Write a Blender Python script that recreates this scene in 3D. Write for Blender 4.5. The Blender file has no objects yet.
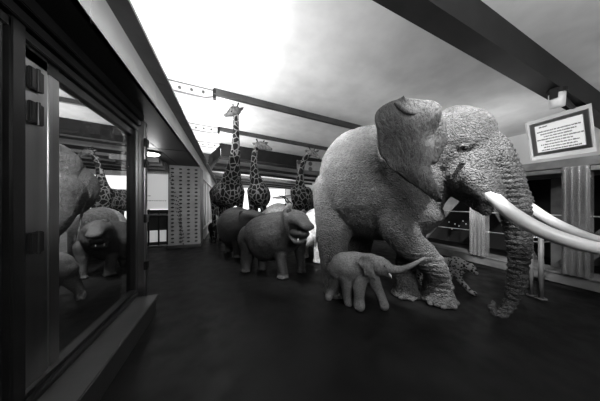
import bpy, bmesh, math, random
from mathutils import Vector, Matrix, noise
random.seed(7)
COL = bpy.context.scene.collection
H = 1.5                      # camera height
F = 188.0                    # focal length in pixels of the 600 px frame
YAW = math.radians(21.2)
FW = Vector((math.sin(YAW), math.cos(YAW), 0)); RT = Vector((math.cos(YAW), -math.sin(YAW), 0))
HOR = 203.0
def P(px, py, D):            # a point seen at a pixel, D metres ahead
    return FW*D + RT*((px-300)/F*D) + Vector((0, 0, H+(HOR-py)/F*D))

# ------------------------------------------------------------ materials
def mat(name, col=0.5, rough=0.6, metal=0.0, spec=0.5):
    m = bpy.data.materials.new(name); m.use_nodes = True
    b = m.node_tree.nodes['Principled BSDF']
    c = (col, col, col, 1) if not isinstance(col, tuple) else col
    b.inputs['Base Color'].default_value = c
    b.inputs['Roughness'].default_value = rough
    b.inputs['Metallic'].default_value = metal
    b.inputs['Specular IOR Level'].default_value = spec
    return m
def nd(m, t, **kw):
    n = m.node_tree.nodes.new(t)
    for k, v in kw.items():
        if k in n.inputs.keys(): n.inputs[k].default_value = v
        else: setattr(n, k, v)
    return n
def lk(m, a, b): m.node_tree.links.new(a, b)
def ramp(m, fac, stops):
    r = m.node_tree.nodes.new('ShaderNodeValToRGB')
    e = r.color_ramp.elements
    while len(e) < len(stops): e.new(0.5)
    for i, (p, v) in enumerate(stops):
        e[i].position = p; e[i].color = (v, v, v, 1)
    lk(m, fac, r.inputs[0]); return r.outputs[0]
def coords(m, scale=(1, 1, 1)):
    tc = nd(m, 'ShaderNodeTexCoord'); mp = nd(m, 'ShaderNodeMapping'); mp.inputs['Scale'].default_value = scale
    lk(m, tc.outputs['Object'], mp.inputs['Vector']); return mp.outputs[0]
def bump(m, h, strength, dist):
    b = nd(m, 'ShaderNodeBump'); b.inputs['Strength'].default_value = strength; b.inputs['Distance'].default_value = dist
    lk(m, h, b.inputs['Height']); lk(m, b.outputs[0], m.node_tree.nodes['Principled BSDF'].inputs['Normal'])
def noisy(m, scale, lo, hi, sc=(1, 1, 1), detail=5, bstr=0, bdist=0.01, p0=.35, p1=.65):
    v = coords(m, sc); n = nd(m, 'ShaderNodeTexNoise', Scale=scale, Detail=detail); lk(m, v, n.inputs['Vector'])
    lk(m, ramp(m, n.outputs[0], [(p0, lo), (p1, hi)]), m.node_tree.nodes['Principled BSDF'].inputs['Base Color'])
    if bstr: bump(m, n.outputs[0], bstr, bdist)
    return m
def skin(name, lo, hi, vs, bstr, bdist, rough=.75, sc=(1, 1, 1), vw=.4):
    m = mat(name, hi, rough, 0, .3)
    v = coords(m, sc)
    n1 = nd(m, 'ShaderNodeTexNoise', Scale=2.2, Detail=8); lk(m, v, n1.inputs['Vector'])
    mx = nd(m, 'ShaderNodeVectorMath', operation='MULTIPLY_ADD')
    lk(m, n1.outputs[1], mx.inputs[0]); mx.inputs[1].default_value = (.25, .25, .25); lk(m, v, mx.inputs[2])
    vo = nd(m, 'ShaderNodeTexVoronoi', feature='DISTANCE_TO_EDGE', Scale=vs*1.9); lk(m, mx.outputs[0], vo.inputs['Vector'])
    cr = ramp(m, vo.outputs['Distance'], [(0, 0), (.25, vw)])
    n2 = nd(m, 'ShaderNodeTexNoise', Scale=vs*1.6, Detail=9, Roughness=.7); lk(m, mx.outputs[0], n2.inputs['Vector'])
    ad = nd(m, 'ShaderNodeMath', operation='ADD'); lk(m, cr, ad.inputs[0]); lk(m, n2.outputs[0], ad.inputs[1])
    bump(m, ad.outputs[0], bstr, bdist)
    c1 = ramp(m, n1.outputs[0], [(.3, lo), (.7, hi)])
    ml = nd(m, 'ShaderNodeMix', data_type='RGBA', blend_type='MULTIPLY'); ml.inputs[0].default_value = .6
    lk(m, c1, ml.inputs[6]); lk(m, ramp(m, n2.outputs[0], [(.38, .18), (.58, 1)]), ml.inputs[7])
    lk(m, ml.outputs[2], m.node_tree.nodes['Principled BSDF'].inputs['Base Color'])
    return m
M = {}
M['ceil'] = noisy(mat('ceiling_plaster', .7, .9), 2.2, .60, .70, detail=8, bstr=.25, bdist=.02)
M['beam'] = noisy(mat('dark_painted_steel', .03, .5, 0, .2), 3, .008, .014)
M['girder'] = noisy(mat('girder_paint', .03, .45), 3, .02, .045)
M['whitesteel'] = noisy(mat('white_painted_steel', .8, .45), 6, .5, .6)
M['bolt'] = mat('dark_bolt', .08, .35, .6)
M['soffit'] = noisy(mat('dark_soffit_panel', .05, .5), 1.6, .014, .024, bstr=.1)
M['fascia'] = noisy(mat('pale_fascia', .5, .35), 1.5, .62, .75)
M['flange'] = noisy(mat('grey_flange', .1, .45), 4, .09, .13)
M['floor'] = mat('dark_floor', .02, .35)
noisy(M['floor'], 1.3, .004, .009, detail=9, bstr=.12, bdist=.01)
_v = coords(M['floor']); _n = nd(M['floor'], 'ShaderNodeTexNoise', Scale=5.0, Detail=8); lk(M['floor'], _v, _n.inputs['Vector'])
lk(M['floor'], ramp(M['floor'], _n.outputs[0], [(.35, .36), (.7, .58)]), M['floor'].node_tree.nodes['Principled BSDF'].inputs['Roughness'])
M['floor'].node_tree.nodes['Principled BSDF'].inputs['Specular IOR Level'].default_value = .12
M['steel'] = noisy(mat('brushed_steel', .5, .28, 1.0), 8, .35, .5, sc=(1, 1, .05), bstr=.04)
M['pillar'] = noisy(mat('polished_pillar_steel', .5, .22, .85), 8, .5, .68, sc=(1, 1, .05), bstr=.03)
M['darksteel'] = noisy(mat('dark_frame_metal', .03, .3, .2), 5, .009, .016)
M['sill'] = noisy(mat('sill_metal', .08, .45, .2), 3, .02, .04, detail=8)
M['ledge'] = noisy(mat('ledge_painted_metal', .25, .5), 4, .07, .14, detail=8)
M['rivetplate'] = noisy(mat('riveted_grey_paint', .4, .55), 3, .22, .29, bstr=.1)
M['rivet'] = mat('rivet_dark_grey', .015, .6)
M['panel'] = mat('white_panel', .8, .5)
M['ink'] = mat('printed_ink', .16, .7)
M['greyink'] = mat('grey_ink', .22, .7)
M['farwall'] = mat('far_white_wall', .8, .8)
M['skin'] = skin('elephant_skin', .07, .145, 15, 1.0, .05)
M['trunk'] = skin('elephant_trunk_skin', .05, .10, 11, 1.0, .045, sc=(.8, .8, 3.2))
M['ear'] = skin('elephant_ear_skin', .035, .085, 11, 1.0, .045, sc=(1.2, 1.2, .6), vw=.15)
M['calf'] = skin('calf_skin', .10, .18, 30, .7, .012)
M['hippo'] = skin('hippo_hide', .032, .07, 18, .6, .015, rough=.5)
M['hippo2'] = skin('hippo_dark_hide', .028, .06, 22, .3, .01, rough=.5)
M['mouth'] = mat('dark_mouth', .02, .5)
M['gum'] = mat('gum', .25, .4)
M['pale'] = skin('pale_hide', .55, .75, 9, .35, .01)
M['rhino'] = skin('pale_rhino_hide', .5, .7, 9, .3, .01)
M['darkhide'] = skin('dark_hide', .015, .03, 22, .3, .01)
M['ivory'] = noisy(mat('ivory', .8, .35), 3, .38, .52, sc=(1, 1, .6), detail=9, bstr=.08, bdist=.005)
M['nail'] = mat('toenail', .05, .8)
M['eye'] = mat('black_eye', .005, .1)
M['horn'] = mat('horn', .03, .5)
M['city'] = mat('dark_night_exterior', .01, .9)
def giraffe_mat():
    m = mat('giraffe_coat', .5, .8, 0, .2)
    v = coords(m, (1, 1, .8))
    vo = nd(m, 'ShaderNodeTexVoronoi', feature='DISTANCE_TO_EDGE', Scale=7.0, Randomness=.85); lk(m, v, vo.inputs['Vector'])
    lk(m, ramp(m, vo.outputs['Distance'], [(.04, .22), (.085, .008)]), m.node_tree.nodes['Principled BSDF'].inputs['Base Color'])
    return m
M['giraffe'] = giraffe_mat()
M['ghead'] = noisy(mat('giraffe_face', .3, .8), 14, .05, .16)
def spot_mat():
    m = mat('spotted_coat', .4, .8, 0, .2)
    v = coords(m); vo = nd(m, 'ShaderNodeTexVoronoi', Scale=26.0); lk(m, v, vo.inputs['Vector'])
    lk(m, ramp(m, vo.outputs['Distance'], [(.35, .02), (.48, .34)]), m.node_tree.nodes['Principled BSDF'].inputs['Base Color']); return m
M['spots'] = spot_mat()
def stripe_mat():
    m = mat('striped_coat', .5, .8, 0, .2)
    v = coords(m); w = nd(m, 'ShaderNodeTexWave', Scale=4.5, Distortion=3.0); lk(m, v, w.inputs['Vector'])
    lk(m, ramp(m, w.outputs[0], [(.45, .02), (.55, .7)]), m.node_tree.nodes['Principled BSDF'].inputs['Base Color']); return m
M['stripes'] = stripe_mat()
def emit(name, s):
    m = mat(name, .8, .5); b = m.node_tree.nodes['Principled BSDF']
    b.inputs['Emission Color'].default_value = (1, 1, 1, 1); b.inputs['Emission Strength'].default_value = s; return m
M['lamp'] = emit('lit_lamp_diffuser', 6)
M['backlit'] = emit('backlit_panel', .25)
M['window'] = emit('lit_window', 1.4)
M['signface'] = emit('backlit_sign_face', .2)
M['citylight'] = emit('distant_light', .5)
def glass_mat():
    m = bpy.data.materials.new('case_glass'); m.use_nodes = True
    nt = m.node_tree; nt.nodes.clear()
    o = nt.nodes.new('ShaderNodeOutputMaterial'); mx = nt.nodes.new('ShaderNodeMixShader'); mx.inputs[0].default_value = .05
    t = nt.nodes.new('ShaderNodeBsdfTransparent'); t.inputs[0].default_value = (.86, .86, .86, 1)
    g = nt.nodes.new('ShaderNodeBsdfGlossy'); g.inputs['Roughness'].default_value = .02
    nt.links.new(t.outputs[0], mx.inputs[1]); nt.links.new(g.outputs[0], mx.inputs[2]); nt.links.new(mx.outputs[0], o.inputs[0])
    return m
M['glass'] = glass_mat()

# ------------------------------------------------------------ mesh helpers
def link_mesh(name, me, material, parent=None, smooth=False):
    if material and not me.materials: me.materials.append(material)
    if smooth:
        for p in me.polygons: p.use_smooth = True
    o = bpy.data.objects.new(name, me); COL.objects.link(o)
    if parent: o.parent = parent
    return o
def bm_obj(name, bm, material, parent=None, smooth=False):
    bmesh.ops.recalc_face_normals(bm, faces=bm.faces)
    me = bpy.data.meshes.new(name); bm.to_mesh(me); bm.free()
    if parent is not None:
        me.transform(Matrix.Translation(-parent.location))
    return link_mesh(name, me, material, parent, smooth)
def box(bm, x0, x1, y0, y1, z0, z1, bev=0):
    m = Matrix.Translation(((x0+x1)/2, (y0+y1)/2, (z0+z1)/2)) @ Matrix.Diagonal((abs(x1-x0), abs(y1-y0), abs(z1-z0), 1))
    r = bmesh.ops.create_cube(bm, size=1, matrix=m)
    if bev:
        es = list({e for v in r['verts'] for e in v.link_edges})
        bmesh.ops.bevel(bm, geom=es, offset=bev, segments=2, affect='EDGES')
def hexa(bm, c):   # 8 corners: bottom four then top four, same winding
    v = [bm.verts.new(p) for p in c]
    for f in ((0, 1, 2, 3), (4, 5, 6, 7), (0, 1, 5, 4), (1, 2, 6, 5), (2, 3, 7, 6), (3, 0, 4, 7)):
        bm.faces.new([v[i] for i in f])
def prism(bm, pts, d):
    a = [bm.verts.new(p) for p in pts]; b = [bm.verts.new(Vector(p)+d) for p in pts]
    bm.faces.new(a); bm.faces.new(b[::-1]); n = len(a)
    for i in range(n): bm.faces.new((a[i], a[(i+1) % n], b[(i+1) % n], b[i]))
def cyl(bm, p, q, r, r2=None, seg=16):
    p = Vector(p); q = Vector(q); d = q-p
    m = Matrix.Translation((p+q)/2) @ d.to_track_quat('Z', 'Y').to_matrix().to_4x4()
    bmesh.ops.create_cone(bm, cap_ends=True, segments=seg, radius1=r, radius2=r if r2 is None else r2, depth=d.length, matrix=m)
def ball(bm, c, rx, ry=None, rz=None, rot=None, seg=20):
    ry = ry or rx; rz = rz or rx
    m = Matrix.Translation(c) @ (rot or Matrix.Identity(4)) @ Matrix.Diagonal((rx, ry, rz, 1))
    bmesh.ops.create_uvsphere(bm, u_segments=seg, v_segments=seg//2, radius=1, matrix=m)
def catmull(pts, sub):
    out = []
    n = len(pts)
    for i in range(n-1):
        p0 = pts[max(i-1, 0)]; p1 = pts[i]; p2 = pts[i+1]; p3 = pts[min(i+2, n-1)]
        for k in range(sub):
            t = k/sub
            out.append([.5*((2*b)+(-a+c)*t+(2*a-5*b+4*c-d)*t*t+(-a+3*b-3*c+d)*t**3) for a, b, c, d in zip(p0, p1, p2, p3)])
    out.append(list(pts[-1])); return out
def loft(bm, nodes, seg=20, sub=6, flat=False):
    """nodes: (Vector, r) or (Vector, rw, rh): a smooth tube with rounded ends"""
    raw = [tuple(n[0])+((n[1], n[1]) if len(n) == 2 else (n[1], n[2])) for n in nodes]
    rs = catmull(raw, sub) if len(raw) > 1 else raw
    C = [Vector(r[:3]) for r in rs]; rings = []; prev = None
    T = []
    for i in range(len(C)):
        t = C[min(i+1, len(C)-1)]-C[max(i-1, 0)]; T.append(t.normalized())
    def frame(t):
        nonlocal prev
        if prev is None:
            ref = Vector((0, 0, 1)) if abs(t.z) < .8 else FW
            s = t.cross(ref).normalized()
        else:
            s = (prev-t*prev.dot(t)).normalized()
        prev = s; return s, s.cross(t).normalized()
    def ring(c, s, u, a, b):
        return [bm.verts.new(c+s*(math.cos(k*2*math.pi/seg)*a)+u*(math.sin(k*2*math.pi/seg)*b)) for k in range(seg)]
    for i, c in enumerate(C):
        s, u = frame(T[i]); a, b = rs[i][3], rs[i][4]
        if i == 0 and not flat:
            m = (a+b)/2
            for ang in (80, 60, 40, 20):
                q = math.radians(ang); rings.append(ring(c-T[i]*m*math.sin(q), s, u, a*math.cos(q), b*math.cos(q)))
        rings.append(ring(c, s, u, a, b))
        if i == len(C)-1 and not flat:
            m = (a+b)/2
            for ang in (20, 40, 60, 80):
                q = math.radians(ang); rings.append(ring(c+T[i]*m*math.sin(q), s, u, a*math.cos(q), b*math.cos(q)))
    for A, B in zip(rings, rings[1:]):
        for k in range(seg):
            bm.faces.new((A[k], A[(k+1) % seg], B[(k+1) % seg], B[k]))
    bm.faces.new(rings[0][::-1]); bm.faces.new(rings[-1])
def organic(name, bm, material, parent, voxel=.03, smooth=6, amp=0, freq=3):
    """fuse overlapping volumes into one continuous skin"""
    bmesh.ops.recalc_face_normals(bm, faces=bm.faces)
    me = bpy.data.meshes.new('raw'); bm.to_mesh(me); bm.free()
    me.transform(Matrix.Translation(-parent.location))
    t = bpy.data.objects.new('raw', me); COL.objects.link(t)
    r = t.modifiers.new('r', 'REMESH'); r.mode = 'VOXEL'; r.voxel_size = voxel
    s = t.modifiers.new('s', 'SMOOTH'); s.factor = .6; s.iterations = smooth
    bpy.context.view_layer.update()
    dg = bpy.context.evaluated_depsgraph_get()
    nm = bpy.data.meshes.new_from_object(t.evaluated_get(dg)); nm.name = name
    bpy.data.objects.remove(t); bpy.data.meshes.remove(me)
    if amp:
        ns = [v.normal.copy() for v in nm.vertices]
        for v, n in zip(nm.vertices, ns):
            v.co += n*(noise.noise(v.co*freq)*amp + noise.noise(v.co*freq*3.1)*amp*.45 + abs(noise.noise(v.co*freq*5.3))*amp*.35)
    nm.materials.clear(); nm.materials.append(material)
    return link_mesh(name, nm, material, parent, True)
def sheet(name, left, right, material, parent, n=26, m=20, thick=.025, wave=.03, fr=5, bulge=0):
    """leaf with thickness between two edge polylines of (px,py,D)"""
    def res(pts):
        V = [P(*p) for p in pts]; L = [0]
        for a, b in zip(V, V[1:]): L.append(L[-1]+(b-a).length)
        out = []
        for k in range(n):
            s = L[-1]*k/(n-1); i = 0
            while i < len(V)-2 and L[i+1] < s: i += 1
            out.append(V[i].lerp(V[i+1], (s-L[i])/max(1e-6, L[i+1]-L[i])))
        return out
    A = res(left); B = res(right); bm = bmesh.new(); g = []
    for i in range(n):
        row = []
        for j in range(m):
            t = j/(m-1); p = A[i].lerp(B[i], t)
            w = noise.noise(p*fr)*wave + math.sin(t*math.pi)*(-bulge)
            p += FW*w; row.append(p)
        g.append(row)
    f = [[bm.verts.new(p-FW*thick/2) for p in r] for r in g]; k_ = [[bm.verts.new(p+FW*thick/2) for p in r] for r in g]
    for i in range(n-1):
        for j in range(m-1):
            bm.faces.new((f[i][j], f[i][j+1], f[i+1][j+1], f[i+1][j])); bm.faces.new((k_[i][j], k_[i+1][j], k_[i+1][j+1], k_[i][j+1]))
    for i in range(n-1):
        for j in (0, m-1): bm.faces.new((f[i][j], f[i+1][j], k_[i+1][j], k_[i][j]))
    for j in range(m-1):
        for i in (0, n-1): bm.faces.new((f[i][j], k_[i][j], k_[i][j+1], f[i][j+1]))
    bmesh.ops.remove_doubles(bm, verts=bm.verts, dist=.0008)
    return bm_obj(name, bm, material, parent, True)
def under(o, p):
    o.parent = p; return o
def thing(name, label, cat, loc=(0, 0, 0), group=None):
    o = bpy.data.objects.new(name, None); o.empty_display_size = .2; COL.objects.link(o); o.location = loc
    o['label'] = label; o['category'] = cat
    if group: o['group'] = group
    return o
def tag(o, label, cat, group=None):
    o['label'] = label; o['category'] = cat
    if group: o['group'] = group
    return o
def struct(name, bm, m, parent=None):
    o = bm_obj(name, bm, m, parent)
    if parent is None: o['kind'] = 'structure'
    return o
def base(px, D): v = P(px, HOR, D); return Vector((v.x, v.y, 0))

# ------------------------------------------------------------ setting
XL, XR, YF, YN = -14.0, 10.0, 33.0, -3.0
def zc(x): return H+3.1-.06*x           # ceiling height over x
bm = bmesh.new(); box(bm, XL, XR, YN, YF, -.1, 0); struct('floor', bm, M['floor'])
bm = bmesh.new()
hexa(bm, [(XL, YN, zc(XL)), (XR, YN, zc(XR)), (XR, YF, zc(XR)), (XL, YF, zc(XL)), (XL, YN, zc(XL)+.15), (XR, YN, zc(XR)+.15), (XR, YF, zc(XR)+.15), (XL, YF, zc(XL)+.15)])
struct('ceiling', bm, M['ceil'])
bm = bmesh.new(); box(bm, XL, -1.3, YF, YF+.1, 0, 6); box(bm, -1.3, XR, YF, YF+.1, 0, 6); struct('wall_far', bm, M['farwall'])
bm = bmesh.new(); box(bm, XR, XR+.1, YN, YF, 0, 6); struct('wall_right_upper', bm, M['farwall'])
bm = bmesh.new(); box(bm, XL-.1, XL, YN, YF, 0, 6); struct('wall_left', bm, M['farwall'])
bm = bmesh.new(); box(bm, XL, XR, YN-.1, YN, 0, 6); struct('wall_near', bm, M['soffit'])

# beams (each one thing)
def ibeam(y0, dy, h, x0, x1, name, label, material, grp=None):
    bm = bmesh.new()
    def bar(ya, yb, top, bot):
        hexa(bm, [(x0, ya, zc(x0)-bot), (x1, ya, zc(x1)-bot), (x1, yb, zc(x1)-bot), (x0, yb, zc(x0)-bot),
                  (x0, ya, zc(x0)-top), (x1, ya, zc(x1)-top), (x1, yb, zc(x1)-top), (x0, yb, zc(x0)-top)])
    bar(y0, y0+dy, 0, h)
    bar(y0-.012, y0+dy+.012, h-.02, h+.012)
    o = bm_obj(name, bm, material); return tag(o, label, 'beam', grp)
ibeam(1.57, .25, .50, XL, XR, 'ceiling_beam', 'wide black steel ceiling beam nearest the camera, above the sign', M['beam'])
ibeam(5.58, .08, .17, -.34, XR, 'ceiling_beam', 'grey ceiling beam passing just above the tallest giraffe head', M['girder'])
ibeam(5.62, .10, .16, XL, -1.9, 'ceiling_beam', 'grey beam standing in for one reflected in the case glass, nearest of those behind it', M['girder'])  # beams carried on behind the pane to stand in for the reflected ceiling
ibeam(8.35, .10, .14, -.34, XR, 'ceiling_beam', 'thin dark ceiling beam crossing behind the tallest giraffe neck', M['girder'])
ibeam(8.35, .10, .14, XL, -1.9, 'ceiling_beam', 'thin beam standing in for one reflected in the case glass behind the giraffe', M['girder'])
ibeam(10.6, .30, .66, -.3, XR, 'ceiling_girder', 'deep black girder crossing behind the giraffe heads', M['beam'])
ibeam(10.6, .30, .66, XL, -1.9, 'ceiling_girder', 'deep black girder standing in for its reflection in the case glass', M['beam'])
for k in range(7):
    ibeam(13.4+2.7*k, .12, .22, XL, XR, 'ceiling_beam', 'one of the far thin dark beams beyond the deep girder', M['girder'], 'far ceiling beams in a row')
# gussets
where = ['above the left fascia, nearest of the bolted plates', 'middle one of the bolted plates behind the giraffe head', 'smallest and farthest bolted plate at the black girder end']
for (y, lab) in zip((5.6, 8.33, 10.58), where):
    L = Vector((-.34, y, 0)); t = thing('gusset_plate', 'white steel bracket plate with bolts, '+lab, 'bracket', (-.34, y, zc(0)-.3))
    bm = bmesh.new()
    zt = zc(-1)-.08
    prism(bm, [(-1.75, y, zt+.03), (-.34, y, zt-.04), (-.34, y, zt-.20), (-.55, y, zt-.27), (-1.75, y, zt-.20)], Vector((0, .05, 0)))
    gp = bm_obj('plate', bm, M['whitesteel'], t)
    bm = bmesh.new(); prism(bm, [(-1.75, y+.06, zt-.2), (-.55, y+.06, zt-.25), (-1.2, y+.06, zt-.52), (-1.75, y+.06, zt-.75)], Vector((0, .03, 0)))
    bm_obj('web', bm, M['whitesteel'], t)
    bm = bmesh.new(); prism(bm, [(-1.75, y-.02, zt+.05), (-.34, y-.02, zt-.02), (-.34, y-.02, zt-.045), (-1.75, y-.02, zt+.02)], Vector((0, .05, 0)))
    prism(bm, [(-1.75, y-.02, zt-.185), (-.55, y-.02, zt-.255), (-.34, y-.02, zt-.19), (-.34, y-.02, zt-.21), (-.55, y-.02, zt-.28), (-1.75, y-.02, zt-.21)], Vector((0, .05, 0))); bm_obj('edge_flange', bm, M['flange'], t)
    bm = bmesh.new(); box(bm, -.36, -.28, y-.03, y+.12, zt-.24, zt); bm_obj('end_clamp', bm, M['beam'], t)
    for x in (-1.4, -1.13, -.86, -.59):
        bm = bmesh.new(); cyl(bm, (x, y-.035, zt-.13), (x, y+.01, zt-.13), .038, seg=6); under(bm_obj('bolt', bm, M['bolt'], t), gp)
# dark diagonal block tying girder to fascia
bm = bmesh.new(); prism(bm, [(-.85, 10.2, H+2.3), (-.33, 10.55, H+3.0), (-.33, 10.55, H+2.45), (-.75, 10.2, H+1.62), (-.88, 10.2, H+1.62)], Vector((.0, .35, 0)))
tag(bm_obj('girder_strut', bm, M['beam']), 'short black angled strut joining the deep girder to the left fascia', 'strut')
# holed plate hanging by rods
t = thing('hanging_plate', 'pale steel plate with dark round holes hanging behind the rightmost giraffe head', 'plate', P(297, 165, 11.2))
bm = bmesh.new(); a = P(297, 160, 11.2); b = P(334, 171, 11.6)
box(bm, a.x, b.x, a.y, a.y+.05, b.z, a.z); bm_obj('plate', bm, M['rivetplate'], t)
for px, py in ((299.5, 162), (313, 162.5), (313, 168)):
    bm = bmesh.new(); c = P(px, py, 11.15); c.y = a.y; cyl(bm, c-Vector((0, .02, 0)), c+Vector((0, .01, 0)), .13); bm_obj('hole_rim', bm, M['bolt'], t)
bm = bmesh.new(); c = P(304, 160, 11.2); cyl(bm, (c.x, a.y, c.z), (c.x, a.y, zc(c.x)), .03, seg=8); bm_obj('rod', bm, M['bolt'], t)

# left box: soffit, fascia, flange
YE = 24
bm = bmesh.new(); box(bm, -1.25, -.885, YN, 3.4, H+1.25, H+1.29)
hexa(bm, [(-1.25, 3.4, H+1.25), (-.885, 3.4, H+1.25), (-.885, 7.5, H+1.25), (-2.9, 7.5, H+1.25), (-1.25, 3.4, H+1.29), (-.885, 3.4, H+1.29), (-.885, 7.5, H+1.29), (-2.9, 7.5, H+1.29)])
struct('trim_1', bm, M['soffit'])
bm = bmesh.new()
ys = [YN, 1.1, 1.75, 3.0, 5.0, 8.0, 12.0, YE]
for a, b in zip(ys, ys[1:]): box(bm, -.90, -.885, a+.004, b-.004, H+1.25, H+1.585)
struct('trim_2', bm, M['fascia'])
bm = bmesh.new()
for a, b in zip(ys, ys[1:]): box(bm, -.90, -.72, a+.006, b-.006, H+1.585, H+1.62)
box(bm, -1.3, -.90, YN, YE, H+1.585, H+1.62)
struct('trim_3', bm, M['flange'])
# seam strips and louvres of the alcove soffit
bm = bmesh.new(); box(bm, -1.5, -1.485, 3.6, 7.3, H+1.243, H+1.25)
for y in (5.2,): box(bm, -2.2, -.9, y, y+.012, H+1.243, H+1.25)
struct('trim_4', bm, M['beam'])
bm = bmesh.new()
for k in range(4): box(bm, -2.8, -1.75, 6.2+.3*k, 6.32+.3*k, H+1.12-.05*k, H+1.25)
struct('trim_5', bm, M['flange'])
# uplights on top of the left box
for k in range(5):
    y = -.5+2.6*k
    t = thing('uplight_trough', 'linear uplight trough on top of the left soffit box', 'light', (-1.15, y, H+1.62), 'uplights on the soffit box')
    bm = bmesh.new(); box(bm, -1.24, -1.06, y-1.0, y+1.0, H+1.62, H+1.65); box(bm, -1.25, -1.24, y-1, y+1, H+1.62, H+1.70); box(bm, -1.06, -1.05, y-1, y+1, H+1.62, H+1.70)
    bm_obj('trough', bm, M['beam'], t)
    bm = bmesh.new(); cyl(bm, (-1.15, y-.9, H+1.67), (-1.15, y+.9, H+1.67), .015, seg=8); bm_obj('tube', bm, M['lamp'], t)
# alcove lamp
t = thing('ceiling_lamp', 'glowing round flush lamp under the left soffit', 'light', P(151, 152, 4.55))
c = P(151, 153, 4.6)
bm = bmesh.new(); cyl(bm, (c.x, c.y, H+1.20), (c.x, c.y, H+1.25), .20, seg=32); bm_obj('rim', bm, M['darksteel'], t)
bm = bmesh.new(); ball(bm, (c.x, c.y, H+1.20), .175, .175, .05, seg=32); bm_obj('diffuser', bm, M['lamp'], t, True)
LAMP = (c.x, c.y, H+1.05)
# display case front: sill, frames, glass
t = thing('display_case', 'large steel framed glass display case front on the left with dark posts and low sill', 'display case', (-1.2, 2.5, 0))
bm = bmesh.new(); box(bm, -1.22, -.875, YN+.1, 3.12, .20, .25, .008); box(bm, -1.22, -.90, YN+.1, 3.08, 0, .20); bm_obj('sill', bm, M['sill'], t)
bm = bmesh.new(); box(bm, -1.24, -1.12, 1.0, 3.2, .25, .29, .005); box(bm, -1.24, -1.15, 1.0, 3.2, .29, .32, .005); bm_obj('bottom_rail', bm, M['darksteel'], t)
bm = bmesh.new()
for k, (x, z0, z1) in enumerate(((-1.10, 2.66, 2.75), (-1.13, 2.58, 2.65), (-1.16, 2.51, 2.57), (-1.19, 2.42, 2.50))): box(bm, -1.26, x, 1.0, 3.3, z0, z1, .006)
bm_obj('header', bm, M['darksteel'], t)
bm = bmesh.new(); box(bm, -1.26, -1.16, 3.19, 3.27, .25, 2.5, .006); bm_obj('post', bm, M['darksteel'], t)
bm = bmesh.new(); box(bm, -1.26, -1.08, 3.28, 3.36, 0, 2.66, .012); bm_obj('post', bm, M['steel'], t)['label'] = 'brushed steel post'
for z in (.55, 1.22, 2.0, 2.3):
    bm = bmesh.new(); box(bm, -1.10, -1.065, 3.27, 3.365, z, z+.12, .006); bm_obj('hinge', bm, M['darksteel'], t)
bm = bmesh.new(); box(bm, -1.26, -1.195, 1.91, 2.01, .25, 2.66, .008); bm_obj('post', bm, M['steel'], t)['label'] = 'brushed steel post beside the glass'
bm = bmesh.new(); box(bm, -1.26, -1.19, 1.70, 1.90, .25, 2.7, .008); bm_obj('post', bm, M['steel'], t)
bm = bmesh.new(); box(bm, -1.26, -1.15, 1.60, 1.69, .2, 2.75, .01); bm_obj('post', bm, M['darksteel'], t)
bm = bmesh.new(); box(bm, -1.26, -1.17, .9, 1.59, .25, 2.75, .01); bm_obj('door_panel', bm, M['darksteel'], t)
for z in (1.17, 2.02, 2.24):
    bm = bmesh.new(); box(bm, -1.19, -1.165, 1.74, 1.785, z, z+.14, .006); box(bm, -1.19, -1.165, 1.79, 1.835, z, z+.14, .006); cyl(bm, (-1.165, 1.7875, z-.005), (-1.165, 1.7875, z+.145), .01); bm_obj('hinge', bm, M['darksteel'], t)
bm = bmesh.new(); box(bm, -1.225, -1.215, 2.01, 3.19, .32, 2.43); bm_obj('glass_pane', bm, M['glass'], t)
bm = bmesh.new(); box(bm, -1.30, -1.26, 3.30, 3.36, 0, 2.7)
prism(bm, [(-1.26, 3.33, 0), (-3.2, 8.6, 0), (-3.2, 8.6, 2.75), (-1.26, 3.33, 2.75)], Vector((-.04, 0, 0))); struct('wall_alcove', bm, M['soffit'])

# riveted column
t = thing('riveted_column', 'pale grey steel column covered in rows of rivets', 'column', (-1.3, 7.4, 0))
bm = bmesh.new(); box(bm, -1.80, -.87, 7.30, 8.2, 0, H+1.25); sh = bm_obj('shaft', bm, M['rivetplate'], t)
bm = bmesh.new(); box(bm, -1.84, -.84, 7.26, 8.25, 0, .10, .01); bm_obj('foot', bm, M['girder'], t)
bm = bmesh.new()
for i in range(20):
    for x in (-1.68, -1.45, -1.22, -.99):
        ball(bm, (x, 7.30, .2+i*.128), .05, .03, .028, seg=8)
r = under(bm_obj('rivets', bm, M['rivet'], t, True), sh); r['kind'] = 'stuff'
# panel + railing in the alcove
t = thing('information_panel', 'large white information panel above the railing left of the riveted column', 'panel', (-2.3, 7.45, 0))
bm = bmesh.new(); box(bm, -2.70, -1.83, 7.45, 7.50, 1.30, 2.45); bd = bm_obj('board', bm, M['backlit'], t)
for (x0, x1, z) in ((-2.66, -2.3, 1.72), (-2.66, -2.56, 1.56), (-2.5, -1.93, 1.56)):
    x = x0; bm = bmesh.new()
    while x < x1:
        w = random.uniform(.04, .09); box(bm, x, x+w, 7.443, 7.45, z, z+.022); x += w+.015
    under(bm_obj('text_line', bm, M['greyink'], t), bd)
t = thing('railing', 'dark metal railing under the white information panel', 'railing', (-2.3, 7.4, 0))
bm = bmesh.new(); box(bm, -2.70, -1.55, 7.34, 7.42, 1.22, 1.28); bm_obj('top_rail', bm, M['beam'], t)
bm = bmesh.new(); box(bm, -2.70, -1.8, 7.36, 7.42, 1.08, 1.14); bm_obj('mid_rail', bm, M['steel'], t)
bm = bmesh.new(); box(bm, -2.70, -1.8, 7.36, 7.42, .05, .12); bm_obj('bottom_rail', bm, M['steel'], t)
for x in (-2.65, -2.35, -2.08, -1.84):
    bm = bmesh.new(); box(bm, x-.02, x+.02, 7.37, 7.41, .1, 1.2); bm_obj('baluster', bm, M['beam'], t)
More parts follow.
